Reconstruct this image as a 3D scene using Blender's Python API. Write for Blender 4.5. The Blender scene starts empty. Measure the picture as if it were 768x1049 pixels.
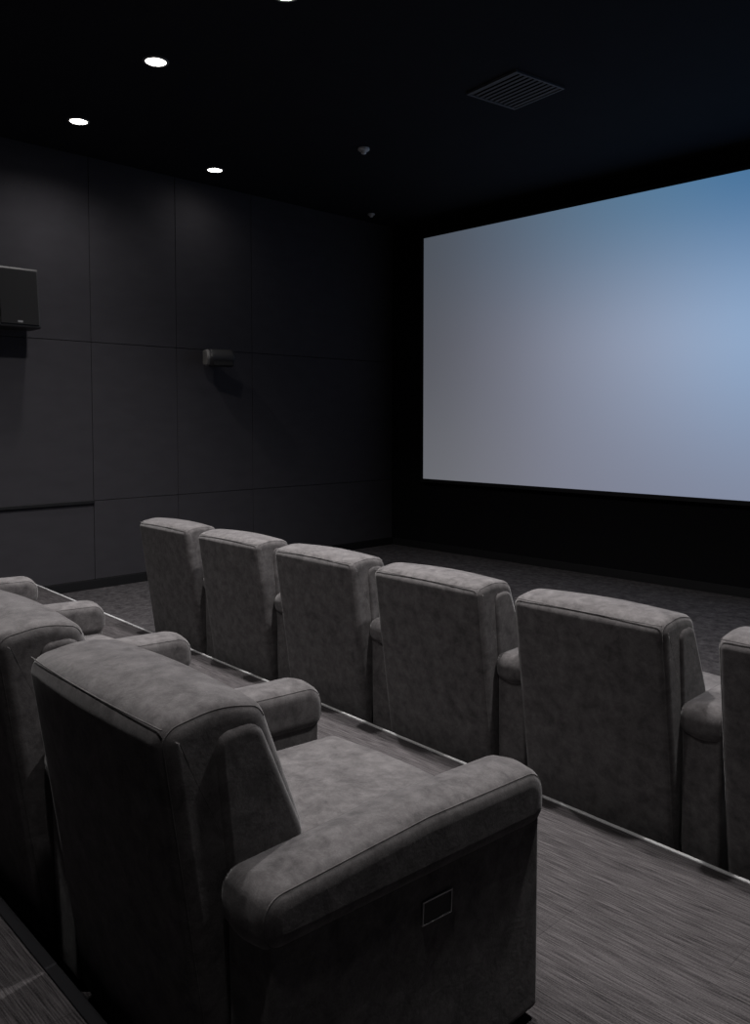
import bpy, bmesh, math, random
from mathutils import Vector, Matrix
random.seed(4)
sc=bpy.context.scene
sc.view_settings.view_transform='Standard'

# ------------------------------------------------------------ materials
def new_mat(name):
    m=bpy.data.materials.new(name); m.use_nodes=True
    nt=m.node_tree; b=nt.nodes['Principled BSDF']
    return m,nt,b
def plain(name,col,rough=.6,metal=0,spec=.5):
    m,nt,b=new_mat(name)
    n=nt.nodes.new('ShaderNodeTexNoise'); n.inputs['Scale'].default_value=40
    r=nt.nodes.new('ShaderNodeValToRGB')
    r.color_ramp.elements[0].color=(col[0]*.85,col[1]*.85,col[2]*.85,1)
    r.color_ramp.elements[1].color=(col[0]*1.15,col[1]*1.15,col[2]*1.15,1)
    nt.links.new(n.outputs['Fac'],r.inputs['Fac']); nt.links.new(r.outputs['Color'],b.inputs['Base Color'])
    b.inputs['Roughness'].default_value=rough; b.inputs['Metallic'].default_value=metal
    b.inputs['Specular IOR Level'].default_value=spec
    return m
def emis(name,col,s):
    m,nt,b=new_mat(name)
    b.inputs['Base Color'].default_value=(0,0,0,1)
    b.inputs['Emission Color'].default_value=(*col,1); b.inputs['Emission Strength'].default_value=s
    return m

def suede(name='grey_suede',K=1.0):
    m,nt,b=new_mat(name)
    tc=nt.nodes.new('ShaderNodeTexCoord')
    oi=nt.nodes.new('ShaderNodeObjectInfo')
    add=nt.nodes.new('ShaderNodeVectorMath'); add.operation='ADD'
    nt.links.new(tc.outputs['Object'],add.inputs[0]); nt.links.new(oi.outputs['Location'],add.inputs[1])
    n1=nt.nodes.new('ShaderNodeTexNoise'); n1.inputs['Scale'].default_value=17; n1.inputs['Detail'].default_value=10; n1.inputs['Roughness'].default_value=.72; n1.inputs['Distortion'].default_value=.25
    n2=nt.nodes.new('ShaderNodeTexNoise'); n2.inputs['Scale'].default_value=260; n2.inputs['Detail'].default_value=3
    for n in (n1,n2): nt.links.new(add.outputs[0],n.inputs['Vector'])
    r=nt.nodes.new('ShaderNodeValToRGB')
    r.color_ramp.elements[0].position=.34; r.color_ramp.elements[0].color=(.072*K,.067*K,.0685*K,1)
    r.color_ramp.elements[1].position=.68; r.color_ramp.elements[1].color=(.165*K,.156*K,.158*K,1)
    nt.links.new(n1.outputs['Fac'],r.inputs['Fac'])
    mx=nt.nodes.new('ShaderNodeMix'); mx.data_type='RGBA'; mx.blend_type='MULTIPLY'; mx.inputs[0].default_value=.6
    r2=nt.nodes.new('ShaderNodeValToRGB'); r2.color_ramp.elements[0].color=(.6,.6,.6,1); r2.color_ramp.elements[1].color=(1.35,1.35,1.35,1)
    nt.links.new(n2.outputs['Fac'],r2.inputs['Fac'])
    nt.links.new(r.outputs['Color'],mx.inputs[6]); nt.links.new(r2.outputs['Color'],mx.inputs[7])
    nt.links.new(mx.outputs[2],b.inputs['Base Color'])
    b.inputs['Roughness'].default_value=.95; b.inputs['Specular IOR Level'].default_value=.08
    b.inputs['Sheen Weight'].default_value=.3; b.inputs['Sheen Roughness'].default_value=.4
    bp=nt.nodes.new('ShaderNodeBump'); bp.inputs['Strength'].default_value=.3; bp.inputs['Distance'].default_value=.008
    nt.links.new(n1.outputs['Fac'],bp.inputs['Height']); nt.links.new(bp.outputs['Normal'],b.inputs['Normal'])
    return m
def carpet():
    m,nt,b=new_mat('striated_carpet')
    tc=nt.nodes.new('ShaderNodeTexCoord')
    def noise(sx_,sy_,det,rg=.65):
        mp=nt.nodes.new('ShaderNodeMapping'); mp.inputs['Scale'].default_value=(sx_,sy_,1); mp.inputs['Rotation'].default_value=(0,0,math.radians(2))
        nt.links.new(tc.outputs['Object'],mp.inputs['Vector'])
        n=nt.nodes.new('ShaderNodeTexNoise'); n.inputs['Scale'].default_value=1; n.inputs['Detail'].default_value=det; n.inputs['Roughness'].default_value=rg
        nt.links.new(mp.outputs[0],n.inputs['Vector']); return n
    n1=noise(8,230,1,.5); n3=noise(1.0,30,3); n4=noise(150,380,1)
    br=nt.nodes.new('ShaderNodeTexBrick'); br.offset=.5; br.inputs['Scale'].default_value=1
    br.inputs['Brick Width'].default_value=1.0; br.inputs['Row Height'].default_value=.5; br.inputs['Mortar Size'].default_value=.0015
    br.inputs['Color1'].default_value=(.86,.86,.86,1); br.inputs['Color2'].default_value=(1.12,1.12,1.12,1); br.inputs['Mortar'].default_value=(.75,.75,.75,1)
    nt.links.new(tc.outputs['Object'],br.inputs['Vector'])
    def mad(x,k,y=None):
        q=nt.nodes.new('ShaderNodeMath'); q.operation='MULTIPLY_ADD'; q.inputs[1].default_value=k; q.inputs[2].default_value=0
        nt.links.new(x,q.inputs[0])
        if y: nt.links.new(y,q.inputs[2])
        return q.outputs[0]
    v=mad(n4.outputs['Fac'],.45,mad(n3.outputs['Fac'],.3,mad(n1.outputs['Fac'],.9)))
    r=nt.nodes.new('ShaderNodeValToRGB')
    mr=nt.nodes.new('ShaderNodeMapRange'); mr.inputs[1].default_value=.58; mr.inputs[2].default_value=1.08
    nt.links.new(v,mr.inputs[0])
    r.color_ramp.elements[0].position=0; r.color_ramp.elements[0].color=(.021,.0195,.0205,1)
    r.color_ramp.elements[1].position=1.0; r.color_ramp.elements[1].color=(.108,.100,.103,1)
    nt.links.new(mr.outputs[0],r.inputs['Fac'])
    mx=nt.nodes.new('ShaderNodeMix'); mx.data_type='RGBA'; mx.blend_type='MULTIPLY'; mx.inputs[0].default_value=1
    nt.links.new(r.outputs['Color'],mx.inputs[6]); nt.links.new(br.outputs['Color'],mx.inputs[7])
    nt.links.new(mx.outputs[2],b.inputs['Base Color'])
    b.inputs['Roughness'].default_value=1; b.inputs['Specular IOR Level'].default_value=.02
    bp=nt.nodes.new('ShaderNodeBump'); bp.inputs['Strength'].default_value=.3; bp.inputs['Distance'].default_value=.004
    nt.links.new(v,bp.inputs['Height']); nt.links.new(bp.outputs['Normal'],b.inputs['Normal'])
    return m
def stage_carpet():
    m,nt,b=new_mat('dark_mottled_carpet')
    tc=nt.nodes.new('ShaderNodeTexCoord')
    n1=nt.nodes.new('ShaderNodeTexNoise'); n1.inputs['Scale'].default_value=14; n1.inputs['Detail'].default_value=8; n1.inputs['Roughness'].default_value=.8
    nt.links.new(tc.outputs['Object'],n1.inputs['Vector'])
    r=nt.nodes.new('ShaderNodeValToRGB')
    r.color_ramp.elements[0].position=.38; r.color_ramp.elements[0].color=(.033,.031,.033,1)
    r.color_ramp.elements[1].position=.66; r.color_ramp.elements[1].color=(.10,.094,.098,1)
    nt.links.new(n1.outputs['Fac'],r.inputs['Fac']); nt.links.new(r.outputs['Color'],b.inputs['Base Color'])
    b.inputs['Roughness'].default_value=1; b.inputs['Specular IOR Level'].default_value=.02
    return m
def screen_mat():
    m,nt,b=new_mat('projected_screen')
    tc=nt.nodes.new('ShaderNodeTexCoord')
    sx=nt.nodes.new('ShaderNodeSeparateXYZ'); nt.links.new(tc.outputs['Generated'],sx.inputs[0])
    # picture shown on the screen: soft blue sky-like gradient
    K=.80
    def ramp(fac,stops):
        r=nt.nodes.new('ShaderNodeValToRGB'); r.color_ramp.interpolation='B_SPLINE'
        e=r.color_ramp.elements
        e[0].position,e[0].color=stops[0][0],(*[c*K for c in stops[0][1]],1)
        e[1].position,e[1].color=stops[-1][0],(*[c*K for c in stops[-1][1]],1)
        for p_,c_ in stops[1:-1]:
            k=e.new(p_); k.color=(*[c*K for c in c_],1)
        nt.links.new(fac,r.inputs['Fac']); return r
    bot=ramp(sx.outputs['X'],[(0,(.17,.175,.195)),(.12,(.20,.205,.235)),(.28,(.25,.26,.33)),(.56,(.26,.30,.42)),(1,(.3,.36,.5))])
    mid=ramp(sx.outputs['X'],[(0,(.115,.12,.14)),(.12,(.16,.167,.205)),(.26,(.25,.27,.35)),(.42,(.37,.44,.60)),(.56,(.35,.51,.76)),(1,(.3,.48,.76))])
    top=ramp(sx.outputs['X'],[(0,(.09,.103,.125)),(.12,(.11,.135,.18)),(.26,(.13,.195,.28)),(.42,(.12,.25,.41)),(.56,(.075,.21,.42)),(1,(.05,.17,.38))])
    f1=nt.nodes.new('ShaderNodeMapRange'); f1.interpolation_type='SMOOTHSTEP'; f1.inputs[1].default_value=-.1; f1.inputs[2].default_value=.6
    f2=nt.nodes.new('ShaderNodeMapRange'); f2.interpolation_type='SMOOTHSTEP'; f2.inputs[1].default_value=.45; f2.inputs[2].default_value=1.05
    for f_ in (f1,f2): nt.links.new(sx.outputs['Z'],f_.inputs[0])
    a=nt.nodes.new('ShaderNodeMix'); a.data_type='RGBA'; c=nt.nodes.new('ShaderNodeMix'); c.data_type='RGBA'
    nt.links.new(f1.outputs[0],a.inputs[0]); nt.links.new(bot.outputs[0],a.inputs[6]); nt.links.new(mid.outputs[0],a.inputs[7])
    nt.links.new(f2.outputs[0],c.inputs[0]); nt.links.new(a.outputs[2],c.inputs[6]); nt.links.new(top.outputs[0],c.inputs[7])
    b.inputs['Base Color'].default_value=(.02,.02,.02,1); b.inputs['Roughness'].default_value=.9
    nt.links.new(c.outputs[2],b.inputs['Emission Color']); b.inputs['Emission Strength'].default_value=1.0
    return m

M_SU=suede(); M_CA=carpet(); M_ST=stage_carpet()
M_PIPE=suede('suede_piping',.88)
M_BLK=plain('black_plastic',(.010,.010,.011),.55,spec=.3)
M_FRAME=plain('brushed_dark_metal',(.30,.30,.31),.35,.8)
M_PANEL=plain('charcoal_fabric_panel',(.050,.048,.054),.95,spec=.05)
M_WALL=plain('charcoal_wall',(.035,.035,.038),.95,spec=.05)
M_BLACKWALL=plain('black_wall_fabric',(.007,.007,.008),.95,spec=.05)
M_CEIL=plain('black_ceiling_paint',(.014,.0145,.018),.9,spec=.1)
M_NOSE=plain('aluminium_nosing',(.60,.60,.61),.5,.0)
M_DNOSE=plain('dark_rubber_nosing',(.016,.016,.018),.8,spec=.1)
M_SPKL=plain('reflection_grey_plastic',(.17,.165,.16),.5)  # paler tone holds the light reflected on the surround speaker
M_SPKD=plain('dark_grey_plastic',(.022,.022,.024),.5)
M_RING=plain('lamp_trim_metal',(.16,.16,.16),.5)
M_WHITE=plain('white_plastic',(.55,.55,.55),.5)
M_GRILL=plain('speaker_grille',(.009,.009,.010),.8,spec=.2)

# ------------------------------------------------------------ mesh helpers
def fillet(pts,n=7,step=.06):
    out=[];N=len(pts);arcs=[]
    for i in range(N):
        p=Vector(pts[i][:2]);a=Vector(pts[i-1][:2]);c=Vector(pts[(i+1)%N][:2]);r=pts[i][2]
        d1=(a-p).normalized();d2=(c-p).normalized()
        ang=d1.angle(d2);t=r/math.tan(ang/2)
        t=min(t,(a-p).length*.49,(c-p).length*.49);r=t*math.tan(ang/2)
        cen=p+(d1+d2).normalized()*(r/math.sin(ang/2))
        s=p+d1*t-cen;e=p+d2*t-cen
        tot=s.angle(e) if r>1e-6 else 0
        sg=1 if s.x*e.y-s.y*e.x>0 else -1
        arc=[]
        for k in range(n+1):
            th=sg*tot*k/n
            arc.append(cen+Vector((s.x*math.cos(th)-s.y*math.sin(th),s.x*math.sin(th)+s.y*math.cos(th))))
        arcs.append(arc)
    for i in range(N):
        out+=arcs[i]
        e=arcs[i][-1];s=arcs[(i+1)%N][0];L=(s-e).length;k=int(L/step)
        for j in range(1,k): out.append(e.lerp(s,j/k))
    return out
def normals(poly):
    N=len(poly);area=sum(poly[i].x*poly[(i+1)%N].y-poly[(i+1)%N].x*poly[i].y for i in range(N))
    sg=1 if area>0 else -1;ns=[]
    for i in range(N):
        t=(poly[(i+1)%N]-poly[i-1])
        if t.length<1e-9:t=Vector((1,0))
        t.normalize();ns.append(Vector((t.y,-t.x))*sg)
    return ns,sg
def mk(name,verts,faces,mat,smooth=True):
    me=bpy.data.meshes.new(name);me.from_pydata([tuple(v) for v in verts],[],faces)
    bm=bmesh.new();bm.from_mesh(me);bmesh.ops.recalc_face_normals(bm,faces=bm.faces);bm.to_mesh(me);bm.free()
    if smooth:
        for p in me.polygons:p.use_smooth=True
    me.materials.append(mat);return me
def pillow(name,pts,a,b,r,mat,bulge=.0,axis='x',n=6,puff=0.0):
    """rounded-rim prism: profile extruded along axis from a to b. puff makes the middle fatter."""
    poly=fillet(pts);ns,_=normals(poly);N=len(poly)
    cen=sum(poly,Vector((0,0)))/N
    rings=[]
    def ring(x,ins,s=1): rings.append([(x,*( (cen+(poly[i]-ns[i]*ins-cen)*s) )) for i in range(N)])
    SS=(.3,.6,.85,.96,.985)
    for s in SS: ring(a-bulge*(1-s*s),r,s)
    for k in range(n+1):
        an=math.pi/2*k/n;ring(a+r*(1-math.cos(an)),r*(1-math.sin(an)))
    K=8
    for k in range(1,K):
        t=k/K;ring(a+r+(b-a-2*r)*t,-puff*math.sin(math.pi*t))
    for k in range(n,-1,-1):
        an=math.pi/2*k/n;ring(b-r*(1-math.cos(an)),r*(1-math.sin(an)))
    for s in SS[::-1]: ring(b+bulge*(1-s*s),r,s)
    verts=[];faces=[]
    for R_ in rings: verts+=R_
    for j in range(len(rings)-1):
        for i in range(N):
            faces.append((j*N+i,j*N+(i+1)%N,(j+1)*N+(i+1)%N,(j+1)*N+i))
    verts.append((a-bulge,*cen));verts.append((b+bulge,*cen));c0=len(verts)-2
    L=(len(rings)-1)*N
    for i in range(N):
        faces.append((c0,(i+1)%N,i));faces.append((c0+1,L+i,L+(i+1)%N))
    if axis=='y': verts=[(v[1],v[0],v[2]) for v in verts]
    return mk(name,verts,faces,mat)
def tube(name,paths,rad,mat,S=6):
    verts=[];faces=[]
    for pth in paths:
        b0=len(verts);pth=[Vector(q) for q in pth];n=len(pth)
        for i,q in enumerate(pth):
            t=(pth[min(i+1,n-1)]-pth[max(i-1,0)]).normalized()
            u=t.orthogonal().normalized() if abs(t.x)>.9 else t.cross(Vector((1,0,0))).normalized()
            v=t.cross(u)
            for k in range(S):
                an=2*math.pi*k/S;verts.append(q+u*rad*math.cos(an)+v*rad*math.sin(an))
        for i in range(n-1):
            for k in range(S):
                faces.append((b0+i*S+k,b0+i*S+(k+1)%S,b0+(i+1)*S+(k+1)%S,b0+(i+1)*S+k))
    return mk(name,verts,faces,mat)
def rimpath(pts,x,ins,part=None):
    poly=fillet(pts);ns,_=normals(poly);q=[(x,*(poly[i]-ns[i]*ins)) for i in range(len(poly))]
    if part is None: return [q+[q[0],q[1]]]
    fl=[part(poly[i]) for i in range(len(poly))]
    st=next(i for i in range(len(poly)) if fl[i] and not fl[i-1])
    out=[];i=st
    while fl[i%len(poly)] and len(out)<len(poly): out.append(q[i%len(poly)]);i+=1
    return [out]
def boxes(name,lst,mat,bev=.0):
    bm=bmesh.new()
    for t in lst:
        g=bmesh.ops.create_cube(bm,size=1)
        vs=g['verts'];bmesh.ops.scale(bm,vec=t[3:6],verts=vs)
        if bev:
            es=list({e for v in vs for e in v.link_edges})
            r=bmesh.ops.bevel(bm,geom=es,offset=bev,segments=3,affect='EDGES',profile=.5)
            vs=list({v for f in r['faces'] for v in f.verts}|{v for v in vs if v.is_valid})
        if len(t)>6:
            for ax,an in zip('XYZ',t[6:9]):
                if an: bmesh.ops.rotate(bm,cent=(0,0,0),matrix=Matrix.Rotation(an,3,ax),verts=vs)
        bmesh.ops.translate(bm,vec=t[:3],verts=vs)
    bmesh.ops.recalc_face_normals(bm,faces=bm.faces)
    me=bpy.data.meshes.new(name);bm.to_mesh(me);bm.free();me.materials.append(mat)
    return me
def lathe(name,prof,mat,seg=40):
    verts=[];faces=[];n=len(prof)
    for s in range(seg):
        a=2*math.pi*s/seg
        for r,z in prof: verts.append((r*math.cos(a),r*math.sin(a),z))
    for s in range(seg):
        t=(s+1)%seg
        for k in range(n-1): faces.append((s*n+k,t*n+k,t*n+k+1,s*n+k+1))
    return mk(name,verts,faces,mat)
def ob(name,me,parent=None,loc=(0,0,0),rot=(0,0,0)):
    o=bpy.data.objects.new(name,me);sc.collection.objects.link(o)
    o.location=loc;o.rotation_euler=rot
    if parent:o.parent=parent
    return o
def empty(name,loc=(0,0,0),rot=(0,0,0)):
    o=ob(name,None,None,loc,rot);o.empty_display_size=.2;return o

# ------------------------------------------------------------ room
ZA=-.09; ZB=-.26; ZU=.08; ZC=4.42; XL=-8.6; XR=1.3; YS=8.73; YB=-2.6
ROW_S=-.035
def nose_y(x): return 3.02+ROW_S*1.25*(x+1.14)
ob('floor',boxes('floor',[((XL+XR)/2,(YB+YS)/2,ZB-.05,XR-XL,YS-YB,.1)],M_ST))
def terrace(name,y_left_f,y_right_f,yb,z,mat,x0=XL,x1=XR):
    v=[(x0,yb,ZB),(x1,yb,ZB),(x1,y_right_f,ZB),(x0,y_left_f,ZB)]
    v+=[(a,b,z) for a,b,_ in v]
    return mk(name,v,[(0,1,2,3),(4,5,6,7),(0,1,5,4),(1,2,6,5),(2,3,7,6),(3,0,4,7)],mat,False)
ob('floor_front_row_terrace',terrace('t1',nose_y(XL),nose_y(XR),.5,ZA,M_CA))
def up_y(x): return .895+ROW_S*(x+1.5)*.5
ob('floor_back_row_terrace',terrace('t2',up_y(XL),up_y(XR),YB,ZU,M_CA))
L=XR-XL
def strip(name,fy,z,w,t,mat):
    an=math.atan((fy(XR)-fy(XL))/L)
    me=boxes(name,[(0,0,0,L*.999,w,t)],mat,.003)
    return ob(name,me,None,((XL+XR)/2,fy((XL+XR)/2)-w/2+.004,z+t/2-.002),(0,0,an))
strip('trim_step_nosing',nose_y,ZA,.018,.008,M_NOSE)
strip('trim_back_step_nosing',up_y,ZU,.035,.009,M_DNOSE)
ob('ceiling',boxes('ceiling',[((XL+XR)/2,(YB+YS)/2,ZC+.05,XR-XL+.4,YS-YB+.4,.1)],M_CEIL))
hz=(ZC+ZB)/2;hh=ZC-ZB+.1
ob('wall_left',boxes('wall_left',[(XL-.07,(YB+YS)/2,hz,.1,YS-YB+.4,hh)],M_WALL))
ob('wall_right',boxes('wall_right',[(XR+.05,(YB+YS)/2,hz,.1,YS-YB+.4,hh)],M_WALL))
ob('wall_front',boxes('wall_front',[((XL+XR)/2,YS+.05,hz,XR-XL+.1,.1,hh)],M_BLACKWALL))
ob('wall_back',boxes('wall_back',[((XL+XR)/2,YB-.05,hz,XR-XL+.1,.1,hh)],M_WALL))
seams=[-2.6,-1.4,-.26,.81,1.90,3.01,4.06,5.11,6.19,8.72]
zs=[ZB+.1,.71,2.44,ZC]
g=.006;pl=[]
for i in range(len(seams)-1):
    for j in range(3):
        y0,y1=seams[i]+g/2,seams[i+1]-g/2;z0,z1=zs[j]+g/2,zs[j+1]-g/2
        pl.append((XL-.01,(y0+y1)/2,(z0+z1)/2,.025,y1-y0,z1-z0))
ob('acoustic_panel_cladding',boxes('acoustic_panel_cladding',pl,M_PANEL,.003))
ob('baseboard_left',boxes('baseboard_left',[(XL+.005,(YB+YS)/2+.0,ZB+.05,.03,YS-YB,.1)],M_BLK,.003))
ob('baseboard_front',boxes('baseboard_front',[((XL+XR)/2,YS-.01,ZB+.05,XR-XL-.06,.02,.1)],M_BLK,.003))
ob('trim_wall_rail',boxes('trim_wall_rail',[(XL+.015,.76,.70,.03,6.6,.035)],M_BLK,.004))

# ------------------------------------------------------------ screen
s=empty('projection_screen',(0,0,0))
x0,x1,z0,z1=-7.92,.30,.76,4.14
ob('screen_surface',boxes('screen_surface',[((x0+x1)/2,YS-.06,(z0+z1)/2,x1-x0,.02,z1-z0)],screen_mat()),s)
fw=.05
ob('screen_frame',boxes('screen_frame',[((x0+x1)/2,YS-.045,z0-fw/2,x1-x0+2*fw,.07,fw),((x0+x1)/2,YS-.045,z1+fw/2,x1-x0+2*fw,.07,fw),
   (x0-fw/2,YS-.045,(z0+z1)/2,fw,.07,z1-z0),(x1+fw/2,YS-.045,(z0+z1)/2,fw,.07,z1-z0)],M_BLK,.004),s)

# ------------------------------------------------------------ recliner chair (shared part meshes)
W=.74;AW=.18;hw=W/2;DZ=.09   # all profiles below get lifted by DZ
def up(pts): return [(a,b+DZ,r) for a,b,r in pts]
back_p=up([(.135,-.02,.03),(.0,.940,.05),(.03,.970,.06),(.15,.990,.3),(.265,.965,.06),(.385,.64,.12),(.39,.30,.05),(.36,-.02,.03)])
wing_p=up([(.205,.10,.03),(.125,.925,.04),(.245,.930,.055),(.368,.64,.10),(.370,.10,.03)])
seat_p=up([(.28,.26,.03),(.28,.45,.04),(.70,.495,.3),(1.07,.48,.07),(1.09,.40,.05),(1.06,.26,.03)])
foot_p=up([(.98,.0,.02),(.98,.30,.02),(1.065,.30,.02),(1.065,.0,.02)])
panel_p=up([(.160,-.06,.015),(.150,.56,.02),(1.072,.53,.02),(1.072,-.06,.02)])
cap_p=up([(.130,.500,.055),(.12,.635,.06),(.62,.652,.5),(1.095,.635,.08),(1.095,.468,.06),(.62,.484,.5)])
P={}
P['backrest']=pillow('backrest',back_p,-hw,hw,.04,M_SU,puff=.012)
P['backrest_side_wings']=pillow('backrest_side_wings',wing_p,-hw-.010,hw+.010,.020,M_SU)
P['seat_cushion']=pillow('seat_cushion',seat_p,-hw+.01,hw-.01,.04,M_SU,puff=.012)
P['footrest_panel']=pillow('footrest_panel',foot_p,-hw+.012,hw-.012,.02,M_SU)
rim=.04*(1-math.sin(math.pi/4))
pa=[]
for x in (-hw+rim,hw-rim): pa+=rimpath(back_p,x,rim+.0001,lambda q:q.x<.30 and (q.x<.19 or q.y>.9))
P['backrest_seams']=tube('backrest_seams',pa+[[(x/10*(hw-.012),.012-.011*(1-(x/10.)**2),.960+DZ) for x in range(-10,11,2)]],.0018,M_PIPE)
P['arm_panel']=pillow('arm_panel',panel_p,hw+.008,hw+AW-.010,.014,M_SU)
P['arm_cap']=pillow('arm_cap',cap_p,hw-.001,hw+AW+.002,.045,M_SU,puff=.006)
co_=.045*(1-math.sin(math.pi/4))
P['arm_seams']=tube('arm_seams',rimpath(cap_p,hw-.001+co_,co_)+rimpath(cap_p,hw+AW+.002-co_,co_),.0017,M_PIPE)
P['base_frame']=boxes('base_frame',[(0,.62,.045,W-.05,.8,.07),(-hw+.03,.25,.015,.05,.30,.03),(hw-.03,.25,.015,.05,.30,.03)],M_BLK,.004)
P['arm_feet']=boxes('arm_feet',[(hw+AW/2,.26,.019,.07,.07,.038),(hw+AW/2,.98,.019,.07,.07,.038)],M_BLK,.004)
yb,zb,an=.648,.405+DZ,-.05
xf=hw+AW-.010
P['control_plate']=boxes('control_plate',[(xf,yb,zb,.008,.10,.052,an,0,0)],M_BLK,.002)
fr=[]
for dy,dz,sy,sz in ((0,.028,.106,.004),(0,-.028,.106,.003),(.051,0,.003,.056),(-.051,0,.003,.056)):
    ca,sa=math.cos(an),math.sin(an)
    fr.append((xf+.003,yb+dy*ca-dz*sa,zb+dy*sa+dz*ca,.006,sy,sz,an,0,0))
P['control_frame']=boxes('control_frame',fr,M_FRAME,.001)
LA={}
for k in ('arm_panel','arm_cap','arm_seams','arm_feet'):
    me=P[k].copy()
    me.transform(Matrix.Diagonal((-1,1,1,1)));me.flip_normals();LA[k]=me
def chair(x_rear_right_outer,y,z,rot,left_arm=False,control=True):
    c=Matrix.Rotation(rot,3,'Z')@Vector((hw+AW,0,0))
    e=empty('recliner_chair',(x_rear_right_outer-c.x,y-c.y,z),(0,0,rot))
    for k,me in P.items():
        if k.startswith('control') and not control: continue
        ob(k,me,e)
    if left_arm:
        for k,me in LA.items(): ob(k+'_end',me,e)
    return e
rot=math.atan(ROW_S)*.7
pitch=W+AW+.006
for i,dx in enumerate((0,-.05,-.045,.0,.0)):
    chair(-1.308-pitch*i+dx,.828-ROW_S*pitch*i*.6,ZA,rot,left_arm=(i==4),control=(i==0))
r2=[(-1.285,2.975),(-2.235,3.01),(-3.185,3.045),(-4.12,3.085),(-5.06,3.12),(-5.98,3.16)]
for i,(x,y) in enumerate(r2):
    chair(x+pitch,y,ZB+.0,rot,control=False)

# ------------------------------------------------------------ ceiling fixtures
M_LAMP=emis('lamp_diffuser',(1,.95,.88),15)
def downlight(x,y,power,size=110):
    e=empty('recessed_downlight',(x,y,ZC))
    ob('trim_ring',lathe('trim_ring',[(.078,-.001),(.080,-.008),(.100,-.006),(.103,0)],M_RING),e)
    ob('diffuser',lathe('diffuser',[(.0001,-.003),(.079,-.003)],M_LAMP),e)
    l=bpy.data.lights.new('downlight_lamp','SPOT');l.energy=power;l.spot_size=math.radians(size);l.spot_blend=1
    l.shadow_soft_size=.06;l.color=(1,.965,.95)
    ob('downlight_lamp',l,e,(0,0,-.03))
k=(ZC-1.6)/2.75
for x,y,p_,sz in [(-5.82*k,3.31*k,430,130),(-7.46*k,3.44*k,80,155),(-7.85*k,5.17*k,9,165),(-4.33*k,3.40*k,450,130),(-2.75,3.3,480,130),(-1.1,3.2,330,130),
             (-5.8,.6,95,115),(-4.3,.6,95,115),(-2.7,.6,95,115),(-1.0,.5,60,115)]:
    downlight(x,y,p_,sz)
v=empty('ceiling_air_vent',(-4.12*1.05,5.60*1.05,ZC),(0,0,math.radians(-8)))
M_VS=plain('vent_slat_metal',(.085,.087,.095),.6)
sl=[(0,-.252+i*.056,-.012,.55,.024,.003,-.12,0,0) for i in range(10)]
ob('vent_slats',boxes('vent_slats',sl,M_VS),v)
ob('vent_backing',boxes('vent_backing',[(0,0,-.001,.56,.56,.002)],plain('vent_void',(.002,.002,.002),.9,spec=.0)),v)
ob('vent_frame',boxes('vent_frame',[(0,.285,-.01,.59,.018,.02),(0,-.285,-.01,.59,.018,.02),(.285,0,-.01,.018,.56,.02),(-.285,0,-.01,.018,.56,.02)],plain('vent_frame_metal',(.08,.081,.088),.6),.002),v)
for nm,x,y,sc_ in (('smoke_detector',-6.18*k,5.85*k,1),('sprinkler_head',-8.25,7.95,.8)):
    e=empty(nm,(x,y,ZC))
    ob('base',lathe('base',[(.06*sc_,0),(.062*sc_,-.018*sc_),(.045*sc_,-.03*sc_),(.028*sc_,-.034*sc_),(.026*sc_,-.055*sc_),(.0001,-.06*sc_)],M_WHITE),e)

# ------------------------------------------------------------ wall speakers
e=empty('wall_speaker',(XL+.0,3.17,2.78))
ob('mount_bracket',boxes('mount_bracket',[(.05,0,0,.10,.10,.16)],M_BLK,.006),e)
ob('cabinet',pillow('cabinet',[(.06,-.28,.02),(.06,.30,.02),(.30,.32,.03),(.36,-.28,.03)],-.21,.21,.015,M_SPKD,axis='y'),e)
ob('front_grille',boxes('front_grille',[(.336,0,.02,.016,.37,.54,0,-.1,0)],M_GRILL,.006),e)
ob('badge',boxes('badge',[(.366,0,-.22,.006,.05,.018,0,-.1,0)],M_FRAME),e)
e=empty('surround_speaker',(XL+.002,5.60,2.33))
ob('bracket',boxes('bracket',[(.015,0,0,.03,.12,.14),(.08,0,0,.14,.035,.035)],M_BLK,.004),e)
hd=dict(loc=(.10,0,0),rot=(0,0,math.radians(-16)))
ob('cabinet',pillow('cabinet',[(.03,-.09,.02),(.03,.10,.02),(.18,.11,.06),(.26,.01,.06),(.19,-.11,.05)],-.16,.16,.04,M_SPKD,axis='y'),e,**hd)
ob('front_grille',boxes('front_grille',[(.238,0,-.055,.09,.24,.012,0,1.02,0)],M_GRILL,.004),e,**hd)
ob('reflection_cap',pillow('reflection_cap',[(.04,-.08,.02),(.04,.095,.02),(.18,.10,.06),(.25,.01,.06),(.18,-.10,.05)],-.19,-.14,.02,M_SPKL,axis='y'),e,**hd)  # added end cap, its pale colour paints a light reflection on the cabinet

# ------------------------------------------------------------ world + camera
w=bpy.data.worlds.new('dark_room');sc.world=w;w.use_nodes=True
w.node_tree.nodes['Background'].inputs[0].default_value=(.02,.022,.03,1);w.node_tree.nodes['Background'].inputs[1].default_value=.1
cam=bpy.data.cameras.new('camera');co=bpy.data.objects.new('camera',cam);sc.collection.objects.link(co)
cam.sensor_fit='VERTICAL';cam.sensor_height=36;cam.lens=843/1049*36;cam.shift_y=-50.5/1049;cam.clip_start=.05
co.location=(0,0,1.6);co.rotation_euler=(math.radians(90-3),0,math.radians(45.8))
sc.camera=co
